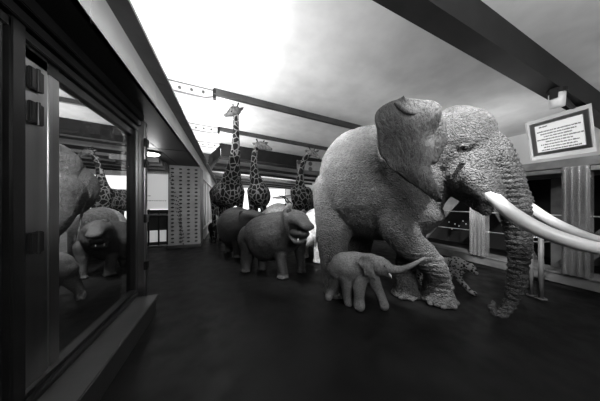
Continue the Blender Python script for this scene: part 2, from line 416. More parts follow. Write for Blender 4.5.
bm = bmesh.new(); box(bm, -2.9, -1.8, 7.9, 7.95, 0, 1.2); struct('wall_alcove_back', bm, M['soffit'])
bm = bmesh.new(); box(bm, -2.8, -2.0, 7.88, 7.9, .15, .55); tag(bm_obj('floor_display', bm, M['backlit']), 'low bright display board behind the dark railing', 'board')
# left gallery windows beyond the column
bm = bmesh.new(); box(bm, -.95, -.87, 8.2, 24, .35, .45); box(bm, -.95, -.87, 8.2, 24, 2.45, 2.75); struct('wall_left_gallery', bm, M['fascia'])
k = 0
for i in range(9):
    y = 8.3+1.75*i
    bm = bmesh.new(); box(bm, -.96, -.95, y, y+1.65, .45, 2.45); k += 1
    w = struct('window_%d' % k, bm, M['darksteel'])
    bm = bmesh.new(); box(bm, -.95, -.925, y-.2, y+.25, .45, 2.45); box(bm, -.95, -.93, y+.80, y+1.0, .45, 2.45)
    w2 = bm_obj('window_frame', bm, M['farwall'], w)
bm = bmesh.new(); box(bm, -.95, -.87, 8.2, 24, 0, .35); struct('baseboard_left', bm, M['fascia'])

# right side window wall
XW = 5.5
bm = bmesh.new(); box(bm, XW, XW+.45, YN, 24, .08, .24); box(bm, XW-.02, XW+.47, YN, 24, .24, .27, .006); struct('baseboard_right', bm, M['ledge'])
bm = bmesh.new(); box(bm, XW-.05, XW+.05, YN, 24, H+.53, H+.60); struct('trim_6', bm, M['steel'])
bm = bmesh.new(); hexa(bm, [(XW-.05, YN, H+.62), (XW+.6, YN, H+.50), (XW+.6, 24, H+.50), (XW-.05, 24, H+.62), (XW-.05, YN, H+.76), (XW+.6, YN, H+.76), (XW+.6, 24, H+.76), (XW-.05, 24, H+.76)])
struct('trim_7', bm, M['ledge'])
bm = bmesh.new(); box(bm, XW+.6, XR, YN, 24, H+.66, H+.76); struct('floor_upper', bm, M['farwall'])
bm = bmesh.new(); box(bm, 8.2, 8.25, YN, 24, 0, H+.66); struct('wall_right', bm, M['city'])
bm = bmesh.new(); box(bm, XW+.03, XW+.45, YN, 24, 0, .08); struct('baseboard_right_kick', bm, M['beam'])
# pillars
pl = ['steel window pillar partly hidden behind the big elephant, farthest of three', 'steel window pillar just left of the hanging trunk', 'broad shiny steel pillar below the sign', 'steel window pillar at the right edge outside the barrier']
for (y, w), lab in zip(((4.05, .26), (2.60, .30), (1.27, .28), (-.05, .28)), pl):
    t = thing('window_pillar', lab, 'pillar', (XW, y, 0))
    bm = bmesh.new(); box(bm, XW-.06, XW+.12, y-w/2, y+w/2, .27, H+.62, .01); bm_obj('core', bm, M['pillar'], t)
    bm = bmesh.new()
    for dy in (-.10, -.03, .04, .11): box(bm, XW-.085, XW-.06, y+dy-.012, y+dy+.012, .27, H+.62, .004)
    bm_obj('fluting', bm, M['pillar'], t)
for (y0, y1) in ((4.2, 7.2), (2.76, 3.92), (1.42, 2.44), (.1, 1.12)):
    t = thing('window_guard_rail', 'pair of thin horizontal rails across the dark window bay '+{4.2: 'behind the elephant', 2.76: 'right of the elephant leg', 1.42: 'behind the trunk', .1: 'at the right edge'}[y0], 'rail', (XW, y0, 0))
    for z in (H-.22, H-.66):
        bm = bmesh.new(); cyl(bm, (XW+.03, y0, z), (XW+.03, y1, z), .012, seg=8); bm_obj('rail', bm, M['steel'], t)
# lattice braces outside
bl = ['riveted diagonal brace outside the window behind the elephant chest', 'riveted diagonal brace outside the window left of the trunk', 'riveted diagonal brace outside the window right of the trunk', 'riveted diagonal brace outside the window at the right edge']
for (a, b), lab in zip((((4.7, 0), (3.0, 2.2)), ((1.9, 0), (2.9, 2.3)), ((1.7, 0), (.6, 1.7)), ((-.6, 0), (.3, 2.0))), bl):
    t = thing('diagonal_brace', lab, 'brace', (XW+.7, a[0], a[1]))
    A = Vector((XW+.65, a[0], a[1])); B = Vector((XW+.65, b[0], b[1])); d = (B-A).normalized(); n = Vector((0, -d.z, d.y))*.13
    bm = bmesh.new(); prism(bm, [A+n, B+n, B-n, A-n], Vector((.04, 0, 0))); bm_obj('plate', bm, M['ledge'], t)
    bm = bmesh.new()
    L = (B-A).length; k = .1
    while k < L:
        for s in (-.65, .65): ball(bm, A+d*k+n*s, .018, seg=6)
        k += .14
    rr = under(bm_obj('rivets', bm, M['rivet'], t, True), sh); rr['kind'] = 'stuff'
bm = bmesh.new(); box(bm, 6.6, 6.7, 1.55, 1.85, 0, 2.05); tag(bm_obj('outside_post', bm, M['ledge']), 'riveted grey post outside the window between trunk and shiny pillar', 'post')
for (px, py) in ((553, 214), (557, 215), (449, 222), (455, 224), (459, 226), (463, 221), (466, 224), (452, 229)):
    c = P(px, py, 1); d = c-Vector((0, 0, H)); c = Vector((0, 0, H))+d*(8.18/d.x)
    bm = bmesh.new(); ball(bm, c, .016, seg=8); tag(bm_obj('distant_lamp', bm, M['citylight']), 'tiny bright light in the dark outside the right windows', 'light', 'distant lights outside')
# barrier
t = thing('barrier', 'slim metal barrier with posts and thin rails on the floor behind the trunk', 'barrier', (4.4, 1.5, 0))
pa = [base(531, 3.05), base(541, 2.95), base(577, 3.25)]
for p, r in zip(pa, (.025, .03, .012)):
    bm = bmesh.new(); cyl(bm, p, p+Vector((0, 0, 1.02)), r); cyl(bm, p, p+Vector((0, 0, .012)), r*2.2); bm_obj('post', bm, M['ledge'], t, True)
for z in (.98, .88):
    bm = bmesh.new(); cyl(bm, pa[0]+Vector((0, 0, z)), pa[1]+Vector((0, 0, z)), .012, seg=8); cyl(bm, pa[1]+Vector((0, 0, z)), pa[2]+Vector((0, 0, z)), .008, seg=8); bm_obj('rail', bm, M['ledge'], t)

# sign box hung from the near beam
D1, D2 = 4.35, 4.0
t = thing('hanging_sign', 'tilted steel framed lit text sign hanging from the black beam at upper right', 'sign', P(562, 130, 4.2))
q = [P(526.5, 122.5, D1), P(591.5, 103, D2), P(597, 151, D2), P(532, 160.5, D1)]
dback = (q[0]-Vector((0, 0, H))).normalized()
uu = (q[1]-q[0]); vv = (q[3]-q[0]); nn = uu.cross(vv).normalized()
if nn.dot(FW) < 0: nn = -nn
def S(u, v, d=0): return q[0].lerp(q[1], u).lerp(q[3].lerp(q[2], u), v)+nn*d
bm = bmesh.new(); prism(bm, [S(0, 0, .05), S(1, 0, .05), S(1, 1, .05), S(0, 1, .05)], dback*.5); bm_obj('housing', bm, M['girder'], t)
bm = bmesh.new()
def strip(bm, pts, d, th): prism(bm, [S(u, v, d) for u, v in pts], nn*th)
def ring4(bm, a, b, c, e, d, th):
    strip(bm, [(a, b), (1-a, b), (1-c, e), (c, e)], d, th); strip(bm, [(a, 1-b), (1-a, 1-b), (1-c, 1-e), (c, 1-e)], d, th)
    strip(bm, [(a, b), (c, e), (c, 1-e), (a, 1-b)], d, th); strip(bm, [(1-a, b), (1-c, e), (1-c, 1-e), (1-a, 1-b)], d, th)
ring4(bm, 0, 0, .035, .09, 0, .05); bm_obj('outer_frame', bm, M['fascia'], t)
bm = bmesh.new(); ring4(bm, .035, .09, .125, .17, .015, .03); bm_obj('inner_frame', bm, M['steel'], t)
bm = bmesh.new(); prism(bm, [S(.12, .165, .03), S(.88, .165, .03), S(.88, .84, .03), S(.12, .84, .03)], nn*.02); sf = bm_obj('sign_face', bm, M['signface'], t)
rows = [(.22, .20, .33), (.335, .16, .84), (.40, .21, .78), (.465, .26, .70), (.53, .15, .86), (.595, .28, .70), (.66, .20, .80), (.725, .24, .76), (.79, .20, .82)]
for v, u0, u1 in rows:
    u = u0; bm = bmesh.new()
    while u < u1:
        w = random.uniform(.012, .06); e = min(u+w, u1)
        x = u
        while x < e:
            hgt = random.choice((.02, .026, .034)); strip(bm, [(x, v-hgt/2), (x+.007, v-hgt/2), (x+.007, v+.015), (x, v+.015)], .027, .003); x += .0095
        u = e+.012
    under(bm_obj('text_line', bm, M['ink'], t), sf)
bm = bmesh.new(); a = P(557, 107, 3.7); b = P(557, 94, 3.7); cyl(bm, a, b, .10, .11); bm_obj('mount_canister', bm, M['fascia'], t, True)
bm = bmesh.new(); b2 = P(557, 93, 3.7); cyl(bm, b2-Vector((0, 0, .01)), b2+Vector((0, 0, .06)), .13); box(bm, b2.x-.16, b2.x-.13, b2.y-.05, b2.y+.05, b2.z-.14, b2.z+.06); box(bm, b2.x+.13, b2.x+.16, b2.y-.05, b2.y+.05, b2.z-.14, b2.z+.06)
cyl(bm, P(562, 97, 3.7), P(577, 112, 4.3), .04); bm_obj('mount_bracket', bm, M['beam'], t)
bm = bmesh.new(); box(bm, 5.6, 8.0, YN, -.2, H+.76, H+1.6); struct('trim_8', bm, M['soffit'])

# ------------------------------------------------------------ animals
def eyeball(parent, c, r, name='eye'):
    bm = bmesh.new(); ball(bm, c, r, seg=12); return bm_obj(name, bm, M['eye'], parent, True)
def nails(parent, c, R, n=4, r=.045, spread=1.2, toward=None):
    toward = toward or -FW
    a0 = math.atan2(toward.y, toward.x)
    for k in range(n):
        a = a0+(k-(n-1)/2)*spread/max(1, n-1)*1.3
        bm = bmesh.new(); ball(bm, (c.x+math.cos(a)*R, c.y+math.sin(a)*R, r*.85), r, r*.9, r*.8, seg=10)
        bm_obj('toenail', bm, M['nail'], parent, True)
def foot(bm, px, D, r, h=.14):
    c = base(px, D)
    loft(bm, [(c+Vector((0, 0, .015)), r*.98), (c+Vector((0, 0, .05)), r), (c+Vector((0, 0, h)), r*.86), (c+Vector((0, 0, h*2)), r*.72)], flat=True)
    return c

# --- adult elephant
E = thing('elephant', 'huge grey adult elephant striding right with white tusks and hanging trunk', 'elephant', base(385, 3.3))
def Z(px, D, z): v = base(px, D); v.z = z; return v
bm = bmesh.new()
loft(bm, [(Z(338, 4.05, 1.75), .42, .62), (Z(346, 3.85, 1.85), .62, .90), (Z(358, 3.6, 1.88), .74, 1.02), (Z(378, 3.35, 1.84), .78, 1.0), (Z(398, 3.15, 1.86), .74, .95), (Z(414, 2.98, 2.0), .56, .72), (Z(434, 2.8, 2.12), .42, .54)], seg=32)
# hind legs
loft(bm, [(Z(338, 3.75, 1.7), .52), (Z(336, 3.6, 1.25), .42), (Z(333, 3.35, .85), .29), (Z(333, 3.2, .5), .22), (Z(336, 3.1, .2), .21)])
foot(bm, 337, 3.12, .23)
loft(bm, [(Z(362, 3.95, 1.6), .5), (Z(362, 4.0, 1.1), .36), (Z(360, 4.0, .7), .26), (Z(358, 3.95, .2), .21)])
foot(bm, 358, 3.95, .24)
# fore legs
loft(bm, [(Z(396, 2.95, 1.9), .42), (Z(393, 2.87, 1.45), .34), (Z(396, 2.80, 1.18), .27), (Z(407, 2.74, .95), .225), (Z(422, 2.72, .76), .195), (Z(432.5, 2.75, .58), .178), (Z(436.5, 2.80, .40), .168), (Z(437, 2.85, .22), .19)])
foot(bm, 437.5, 2.86, .245, .12)
loft(bm, [(Z(418, 3.10, 1.8), .36), (Z(414, 3.15, 1.2), .24), (Z(409, 3.12, .8), .17), (Z(405, 3.08, .4), .15), (Z(405, 3.05, .2), .17)])
foot(bm, 405, 3.05, .215, .10)
# head
ball(bm, P(452, 146, 2.62), .46, .46, .52, seg=28)
ball(bm, P(459, 138, 2.45), .33, .36, .37, seg=24)
ball(bm, P(471, 168, 2.42), .33, .33, .36, seg=24)
ball(bm, P(468, 180, 2.5), .28, .28, .26, seg=24)
loft(bm, [(P(463, 150, 2.5), .38), (P(479, 154, 2.36), .29), (P(493, 168, 2.28), .225), (P(506, 190, 2.25), .175), (P(514.5, 212, 2.24), .14), (P(518, 235, 2.26), .115), (P(518.5, 258, 2.28), .102), (P(516, 278, 2.32), .092), (P(513.5, 291, 2.36), .078), (P(510.5, 303, 2.38), .064), (P(504, 312.5, 2.40), .052), (P(496.5, 314.5, 2.42), .042), (P(491.5, 308.5, 2.44), .034), (P(493, 302.5, 2.44), .030)], seg=20)
loft(bm, [(P(470, 190, 2.5), .2), (P(480, 203, 2.42), .12), (P(486, 212, 2.38), .06)])
# tusk sockets
loft(bm, [(P(474, 175, 2.3), .20), (P(489, 192, 2.16), .135), (P(494, 198, 2.10), .10)])
loft(bm, [(P(505, 185, 2.45), .18), (P(520, 200, 2.40), .11)])
body = organic('body', bm, M['skin'], E, .02, 4, .018, 3.5)
# trunk wrinkles: rings of relief
me = body.data
for v in me.vertices:
    w = v.co+E.location; r = w-Vector((0, 0, H)); D = r.dot(FW); px = 300+F*r.dot(RT)/max(D, .1); py = HOR-F*r.z/max(D, .1)
    if px > 484 and py > 140 and D < 2.8:
        k = min(1, (px-484)/14)
        v.co += v.normal*(math.sin(w.z*105+noise.noise(w*6)*3)*.0065*k)
    if px > 412 and py > 250 and D < 3.0 and w.z > .15:
        v.co += v.normal*(math.sin(w.z*80+noise.noise(w*7)*4)*.006)
sheet('ear', [(403, 96, 2.12), (392, 100.5, 2.16), (380, 108, 2.2), (375, 113, 2.22), (374.5, 120, 2.24), (377, 130, 2.26), (379, 143, 2.28), (382, 154, 2.28), (387, 160, 2.28), (390, 169, 2.28), (400, 174, 2.25), (415, 184, 2.2), (428, 197, 2.14), (433.5, 202, 2.12)],
      [(404, 95.5, 2.12), (415, 97, 2.10), (430, 103, 2.08), (437, 109, 2.06), (438, 120, 2.06), (437, 138, 2.06), (434, 155, 2.06), (433, 170, 2.08), (434, 185, 2.1), (435, 200, 2.12)], M['ear'], E, n=48, m=36, thick=.035, wave=.10, fr=3.2, bulge=.05)
bm = bmesh.new()   # base of the ear joining the neck
loft(bm, [(P(432, 112, 2.12), .05), (P(436, 125, 2.14), .09), (P(436, 142, 2.18), .10), (P(432, 160, 2.2), .06)], seg=14)
loft(bm, [(P(395, 102.5, 2.13), .012), (P(400, 107, 2.10), .018), (P(407, 112, 2.07), .02), (P(414, 113.5, 2.06), .018), (P(420, 112, 2.06), .008)], seg=10)
bm_obj('ear_base', bm, M['ear'], E, True)
sheet('ear', [(465, 114, 2.95), (468, 120, 3.1), (472, 135, 3.2)], [(468, 114, 2.9), (476, 126, 3.0), (478, 140, 3.05)], M['ear'], E, n=14, m=10)
eyeball(E, P(464.5, 148.5, 2.14), .028)
bm = bmesh.new()
loft(bm, [(P(460.5, 147, 2.14), .014), (P(464, 145, 2.11), .018), (P(468, 147.5, 2.12), .013)], seg=10); bm_obj('eyelid', bm, M['skin'], E, True)
bm = bmesh.new()
loft(bm, [(P(487, 190, 2.14), .062), (P(496, 200, 2.05), .066), (P(513, 214.5, 1.92), .067), (P(538, 229, 1.80), .065), (P(566, 240, 1.70), .060), (P(600, 248.5, 1.62), .052), (P(640, 251, 1.55), .042), (P(690, 230, 1.50), .02)], seg=24)
bm_obj('tusk', bm, M['ivory'], E, True)
bm = bmesh.new()
loft(bm, [(P(522, 202, 2.40), .06), (P(532, 209.5, 2.34), .062), (P(550, 221, 2.25), .060), (P(575, 232.5, 2.15), .055), (P(600, 240.5, 2.08), .049), (P(630, 243, 2.0), .042), (P(665, 238, 1.95), .02)], seg=24)
bm_obj('tusk', bm, M['ivory'], E, True)
bm = bmesh.new()
loft(bm, [(P(325, 175, 4.1), .05), (P(320, 195, 4.1), .035), (P(318.5, 215, 4.0), .022), (P(316.5, 235, 3.9), .018), (P(315.5, 246, 3.85), .022)], seg=10); bm_obj('tail', bm, M['skin'], E, True)
nails(E, base(437.5, 2.86), .225, 4, .045, 1.6)
nails(E, base(405, 3.05), .195, 3, .04, 1.2)

# --- calf
K = thing('elephant', 'small elephant calf walking right with raised trunk beneath the adult', 'elephant', base(358, 2.75))
bm = bmesh.new()
loft(bm, [(P(337, 270, 2.83), .13, .15), (P(343, 266.5, 2.80), .17, .20), (P(352, 266.5, 2.76), .19, .215), (P(362, 266, 2.72), .17, .20), (P(371, 264.5, 2.68), .13, .16)], seg=24)
ball(bm, P(378.5, 265.5, 2.62), .13, .14, .135); ball(bm, P(384, 266, 2.58), .10, .11, .10)
loft(bm, [(P(384, 266, 2.56), .085), (P(391, 268.5, 2.52), .065), (P(399, 269.5, 2.50), .046), (P(407, 267.3, 2.48), .036), (P(415, 263.3, 2.47), .029), (P(421, 260, 2.46), .024), (P(425.5, 258.2, 2.46), .022)], seg=14)
loft(bm, [(P(384, 272, 2.58), .05), (P(389, 276, 2.55), .025)], seg=12)
loft(bm, [(P(339, 273, 2.85), .12), (P(336, 281, 2.9), .10), (P(333, 288, 2.95), .070), (P(329.5, 294, 2.95), .058), (P(328.5, 297, 2.93), .062)], seg=14)
loft(bm, [(P(346, 276, 2.75), .12), (P(347, 287, 2.76), .09), (P(347.5, 297, 2.76), .068), (P(348.5, 302, 2.75), .07)], seg=14)
loft(bm, [(P(362, 272, 2.66), .11), (P(359.5, 285, 2.64), .09), (P(359, 298, 2.63), .072), (P(359.5, 305.5, 2.62), .078)], seg=14)
loft(bm, [(P(371, 274, 2.66), .10), (P(376, 286, 2.65), .08), (P(380, 295, 2.64), .068), (P(383.5, 305, 2.64), .074)], seg=14)
organic('body', bm, M['calf'], K, .011, 5, .004, 9)
sheet('ear', [(361, 256, 2.52), (357.5, 260, 2.52), (357.5, 264.5, 2.52), (363, 269, 2.52), (364.5, 274, 2.50), (370, 277, 2.48), (375, 280, 2.46)],
      [(362, 255, 2.52), (371, 255.5, 2.5), (374, 259, 2.47), (372, 265, 2.46), (374, 272, 2.46), (376, 280.5, 2.46)], M['calf'], K, n=22, m=16, thick=.012, wave=.03, fr=12, bulge=.01)
eyeball(K, P(384.5, 266, 2.475), .010)
bm = bmesh.new(); loft(bm, [(P(331.5, 266, 2.9), .016), (P(329.5, 272, 2.92), .011), (P(329, 278, 2.92), .012)], seg=8); bm_obj('tail', bm, M['calf'], K, True)
bm = bmesh.new(); loft(bm, [(P(389, 273, 2.5), .01), (P(391, 276, 2.48), .008), (P(391.5, 278, 2.48), .004)], seg=8); bm_obj('tusk', bm, M['ivory'], K, True)

# --- hippos
def hippo_feet(bm, lst, r=.10):
    for (px, D, r_) in lst:
        foot(bm, px, D, r_, .07)
        c = base(px, D)
        for a in (-.9, -.3, .3, .9):
            dx = -FW*math.cos(a)+RT*math.sin(a)
            ball(bm, c+dx*(r_*.95)+Vector((0, 0, .03)), r_*.33, r_*.33, .035, seg=10)
Hh = thing('hippopotamus', 'hippopotamus with gaping mouth leading the group, in front of the pale animals', 'hippopotamus', base(272, 4.1))
bm = bmesh.new()
loft(bm, [(P(252.5, 240, 4.35), .30, .38), (P(259, 238, 4.3), .44, .47), (P(268, 237, 4.2), .49, .51), (P(278, 234, 4.05), .45, .49), (P(287, 230, 3.9), .36, .42), (P(294, 226, 3.75), .28, .34)], seg=28)
ball(bm, P(297, 221.5, 3.6), .23, .25, .22)                      # skull
loft(bm, [(P(297, 221, 3.55), .22, .18), (P(301, 221.5, 3.40), .16, .12), (P(305, 224.5, 3.30), .14, .085), (P(307.5, 226.5, 3.24), .14, .07)], seg=18)   # upper jaw
loft(bm, [(P(295, 232, 3.6), .19, .15), (P(297, 238.5, 3.45), .13, .07), (P(300, 241.5, 3.35), .125, .05), (P(302, 241.5, 3.30), .12, .045)], seg=18)   # lower jaw
for q_ in ((288, 221, 3.72), (285, 224, 3.80)):                  # neck folds
    loft(bm, [(P(q_[0]-1, q_[1]-8, q_[2]+.05), .10), (P(q_[0]+1, q_[1], q_[2]-.15), .12), (P(q_[0]+2, q_[1]+10, q_[2]-.15), .12), (P(q_[0]+3, q_[1]+18, q_[2]), .08)], seg=12)
loft(bm, [(P(281, 240, 3.95), .2), (P(280, 254, 3.82), .14), (P(282, 266, 3.78), .105), (P(283, 273, 3.77), .10)], seg=14)
loft(bm, [(P(299, 238, 4.1), .18), (P(300, 255, 4.1), .11), (P(301, 267, 4.08), .09)], seg=14)
loft(bm, [(P(251, 246, 4.25), .24), (P(247, 258, 4.2), .14), (P(246, 267, 4.15), .10)], seg=14)
loft(bm, [(P(264, 246, 4.3), .2), (P(263, 258, 4.3), .12), (P(262, 266, 4.25), .09)], seg=14)
hippo_feet(bm, [(283, 3.77, .12), (301, 4.08, .10), (246, 4.15, .11), (262, 4.25, .10)])
organic('body', bm, M['hippo'], Hh, .018, 5, .008, 7)
bm = bmesh.new(); loft(bm, [(P(297.5, 232.5, 3.5), .16, .13), (P(301, 234, 3.38), .135, .095), (P(303.5, 234, 3.30), .12, .075)], seg=14); bm_obj('mouth_lining', bm, M['mouth'], Hh, True)
for px, py, D in ((298, 239.5, 3.24), (307, 239.5, 3.2)):
    bm = bmesh.new(); loft(bm, [(P(px, py+1.5, D), .012), (P(px, py, D-.01), .009), (P(px+.2, py-1, D), .004)], seg=8); bm_obj('tooth', bm, M['ivory'], Hh, True)
for px, py, D in ((289, 212, 3.62), (303.5, 213, 3.7)):
    bm = bmesh.new(); ball(bm, P(px, py, D), .055, .035, .075, seg=12); bm_obj('ear', bm, M['darkhide'], Hh, True)
for px, py, D in ((297, 215.8, 3.45), (305, 216.5, 3.5)):
    bm = bmesh.new(); ball(bm, P(px, py, D), .035, seg=12); bm_obj('eye_bump', bm, M['hippo'], Hh, True)
eyeball(Hh, P(297.3, 215.8, 3.42), .014)
H2 = thing('hippopotamus', 'darker closed mouthed hippopotamus behind the gaping one, left of it', 'hippopotamus', base(240, 5.5))
bm = bmesh.new()
loft(bm, [(P(231.5, 232, 5.9), .30, .42), (P(234, 228, 5.75), .50, .58), (P(237, 227, 5.6), .54, .60), (P(243, 226, 5.35), .46, .52), (P(250, 223, 5.1), .33, .38)], seg=26)
loft(bm, [(P(249, 218.5, 5.05), .28, .26), (P(255, 216.5, 4.9), .20, .15), (P(261, 217, 4.8), .22, .12)], seg=18)
loft(bm, [(P(252, 226, 5.0), .2, .12), (P(259, 228, 4.85), .18, .09)], seg=14)
for px, D in ((229, 5.8), (237.5, 5.15), (250, 5.2), (240, 5.8)):
    loft(bm, [(Z(px, D+.05, .8), .2), (Z(px, D, .4), .14), (Z(px, D, .12), .12)], seg=12)
hippo_feet(bm, [(229, 5.8, .14), (237.5, 5.15, .13), (250, 5.2, .13), (240, 5.8, .13)])
organic('body', bm, M['hippo2'], H2, .024, 5, .008, 6)
for px, py, D in ((241.5, 213.5, 4.95), (250, 211.5, 5.0)):
    bm = bmesh.new(); ball(bm, P(px, py, D), .06, .04, .075, seg=12); bm_obj('ear', bm, M['darkhide'], H2, True)
eyeball(H2, P(251, 216, 4.75), .02)
# --- pale animal (rhinoceros build) behind the first hippo
R = thing('rhinoceros', 'pale rhinoceros half hidden between the gaping hippopotamus and the big elephant', 'rhinoceros', base(318, 5.3))
bm = bmesh.new()
loft(bm, [(P(335, 232, 6.2), .45, .5), (P(328, 229, 5.8), .58, .62), (P(319, 228, 5.4), .56, .60), (P(313, 229, 5.1), .42, .48)], seg=24)
loft(bm, [(P(312, 232, 5.0), .28), (P(308, 238, 4.75), .2), (P(304.5, 243, 4.6), .14)], seg=16)
for px, D in ((304.5, 5.15), (318, 4.72), (330, 6.0), (340, 5.7)):
    loft(bm, [(Z(px, D+.1, .8), .2), (Z(px, D, .4), .12), (Z(px, D, .12), .11)], seg=12); foot(bm, px, D, .13, .08)
organic('body', bm, M['rhino'], R, .024, 5)
bm = bmesh.new(); loft(bm, [(P(305.5, 238, 4.55), .05), (P(304.3, 234, 4.5), .03), (P(304, 231, 4.5), .008)], seg=10); bm_obj('horn', bm, M['horn'], R, True)
# --- pale antelope
A_ = thing('antelope', 'pale antelope with dark twisted horns behind the gaping hippopotamus', 'antelope', base(278, 5.9))
bm = bmesh.new()
loft(bm, [(P(266, 218, 6.2), .22, .24), (P(272, 216, 6.1), .28, .30), (P(281, 215.5, 5.95), .27, .29), (P(287, 214, 5.8), .2, .24)], seg=20)
loft(bm, [(P(287, 213, 5.8), .16), (P(289, 207, 5.65), .10), (P(290, 204.5, 5.55), .085)], seg=14)
loft(bm, [(P(290, 204.5, 5.55), .09), (P(287, 207.5, 5.4), .06), (P(285.5, 209, 5.35), .045)], seg=14)
for px, D in ((266, 6.25), (270, 6.4), (285, 5.75), (289, 5.95)):
    loft(bm, [(Z(px, D, 1.0), .10), (Z(px, D, .5), .05), (Z(px, D, .05), .045)], seg=10)
organic('body', bm, M['pale'], A_, .02, 4)
for s in (0, 2.5):
    bm = bmesh.new(); loft(bm, [(P(289+s, 203.5, 5.5), .022), (P(286+s, 201, 5.5), .022), (P(284.5+s, 198.5, 5.5), .018), (P(281+s, 196.5, 5.5), .014), (P(278+s, 194, 5.5), .006)], seg=8); bm_obj('horn', bm, M['horn'], A_, True)
for px in (286, 293):
    bm = bmesh.new(); ball(bm, P(px, 204.5, 5.55), .05, .02, .03, seg=10); bm_obj('ear', bm, M['darkhide'], A_, True)
# --- buffalo like grey back between
B_ = thing('antelope', 'pale dark faced antelope lowering its head between the two hippopotamuses', 'antelope', base(270, 8.2))
bm = bmesh.new()
loft(bm, [(P(284, 211, 8.7), .36, .34), (P(277, 211, 8.5), .41, .36), (P(270, 213, 8.2), .3, .29)], seg=20)
loft(bm, [(P(269, 214, 8.05), .21), (P(266, 217, 7.8), .17), (P(263.5, 220, 7.65), .11)], seg=14)
for px, D in ((271, 8.1), (275, 8.3), (282, 8.7), (286, 8.8)):
    loft(bm, [(Z(px, D, .9), .12), (Z(px, D, .45), .06), (Z(px, D, .06), .05)], seg=10)
organic('body', bm, M['pale'], B_, .024, 4)
for s in (-1.5, 3.5):
    bm = bmesh.new(); ball(bm, P(267+s, 214.5, 7.75), .08, .03, .05, seg=10); bm_obj('ear', bm, M['darkhide'], B_, True)

# --- giraffes
def giraffe(name, label, neck, head, oss, ears, torso, legs, eye, ref):
    t = thing(name, label, 'giraffe', base(*ref))
    bm = bmesh.new()
    loft(bm, neck, seg=18)
    loft(bm, torso, seg=24)
    for px, D in legs:
        loft(bm, [(Z(px, D+.03, 1.9), .17), (Z(px, D, 1.4), .11), (Z(px, D, 1.0), .075), (Z(px, D, .9), .08), (Z(px, D, .5), .05), (Z(px, D, .15), .055), (Z(px, D, .05), .075)], seg=12)
    organic('body', bm, M['giraffe'], t, .02, 4)
    bm = bmesh.new(); loft(bm, head, seg=16); hd = organic('head', bm, M['ghead'], t, .011, 4)
    for a, b in oss:
        bm = bmesh.new(); loft(bm, [(a, .022), (a.lerp(b, .6), .018), (b, .026)], seg=8); under(bm_obj('ossicone', bm, M['darkhide'], t, True), hd)
    for a, b in ears:
        bm = bmesh.new(); loft(bm, [(a, .02, .02), (a.lerp(b, .5), .035, .05), (b, .008, .01)], seg=10); under(bm_obj('ear', bm, M['ghead'], t, True), hd)
    under(eyeball(t, eye, .022), hd)
    return t
giraffe('giraffe', 'tallest giraffe, head turned left above the hippopotamuses',
        [(P(236.5, 111, 5.55), .085), (P(236, 120, 5.55), .082), (P(236, 135, 5.55), .10), (P(235.5, 150, 5.56), .13), (P(234, 165, 5.75), .19), (P(232, 178, 6.05), .29), (P(230.5, 188, 6.35), .38)],
        [(P(237, 110.5, 5.55), .11, .12), (P(234, 111.5, 5.52), .12, .15), (P(230, 113.5, 5.48), .09, .10), (P(227, 115, 5.45), .06, .06), (P(225.3, 115.2, 5.44), .055, .05)],
        [(P(233.5, 109, 5.5), P(233, 104.5, 5.5)), (P(237, 108, 5.56), P(238.3, 103.5, 5.56))],
        [(P(239, 110.5, 5.6), P(243.5, 107.5, 5.6)), (P(233, 108.5, 5.42), P(230.5, 106.8, 5.4))],
        [(P(231, 192, 6.35), .43, .49), (P(228, 194, 6.7), .46, .50), (P(223, 194, 7.1), .43, .47), (P(219.5, 197, 7.5), .32, .38)],
        [(229, 6.55), (240, 6.6), (214, 7.15), (221, 7.5)], P(231.5, 111.5, 5.41), (226, 6.2))
giraffe('giraffe', 'middle giraffe, head turned right under the deep black girder',
        [(P(257.5, 146, 6.2), .08), (P(255, 152, 6.2), .085), (P(254, 162, 6.2), .105), (P(254.5, 172, 6.22), .15), (P(256, 180, 6.25), .21), (P(258, 188, 6.35), .30)],
        [(P(258, 145, 6.2), .11, .11), (P(262, 145.8, 6.15), .12, .14), (P(266.5, 147.5, 6.1), .09, .09), (P(271, 149.2, 6.05), .055, .045)],
        [(P(258, 143, 6.2), P(256.7, 139.5, 6.2)), (P(262, 143.5, 6.25), P(264, 141, 6.25))],
        [(P(256, 145, 6.25), P(252.5, 143, 6.25)), (P(264, 144, 6.3), P(268, 142.5, 6.3))],
        [(P(258.5, 194, 6.3), .34, .42), (P(260, 196, 6.7), .38, .44), (P(261, 198, 7.3), .34, .40)],
        [(252, 6.3), (263, 6.45), (256, 7.4), (264, 7.45)], P(263, 145.3, 6.05), (260, 6.8))
G3 = giraffe('giraffe', 'rightmost giraffe with curved neck beside the rump of the big elephant',
        [(P(310, 153.5, 6.5), .08), (P(305.5, 158, 6.5), .085), (P(302.3, 166, 6.5), .09), (P(300.5, 175, 6.5), .115), (P(300, 184, 6.52), .17), (P(300.5, 192, 6.6), .24)],
        [(P(309.5, 152.5, 6.5), .09, .095), (P(313, 153, 6.42), .095, .10), (P(317, 156, 6.35), .065, .06), (P(319.5, 158, 6.3), .045, .04)],
        [(P(310.5, 150, 6.5), P(309, 147, 6.5)), (P(314, 150.5, 6.52), P(315, 147.5, 6.52))],
        [(P(308, 152, 6.5), P(305, 150, 6.5)), (P(316, 151.5, 6.55), P(319, 150, 6.55))],
        [(P(301, 199, 6.55), .32, .40), (P(302, 200, 7.0), .36, .42), (P(304, 202, 7.6), .32, .38)],
        [(295, 6.5), (307, 6.55), (299, 7.6), (309, 7.65)], P(313.5, 153, 6.3), (302, 7.0))
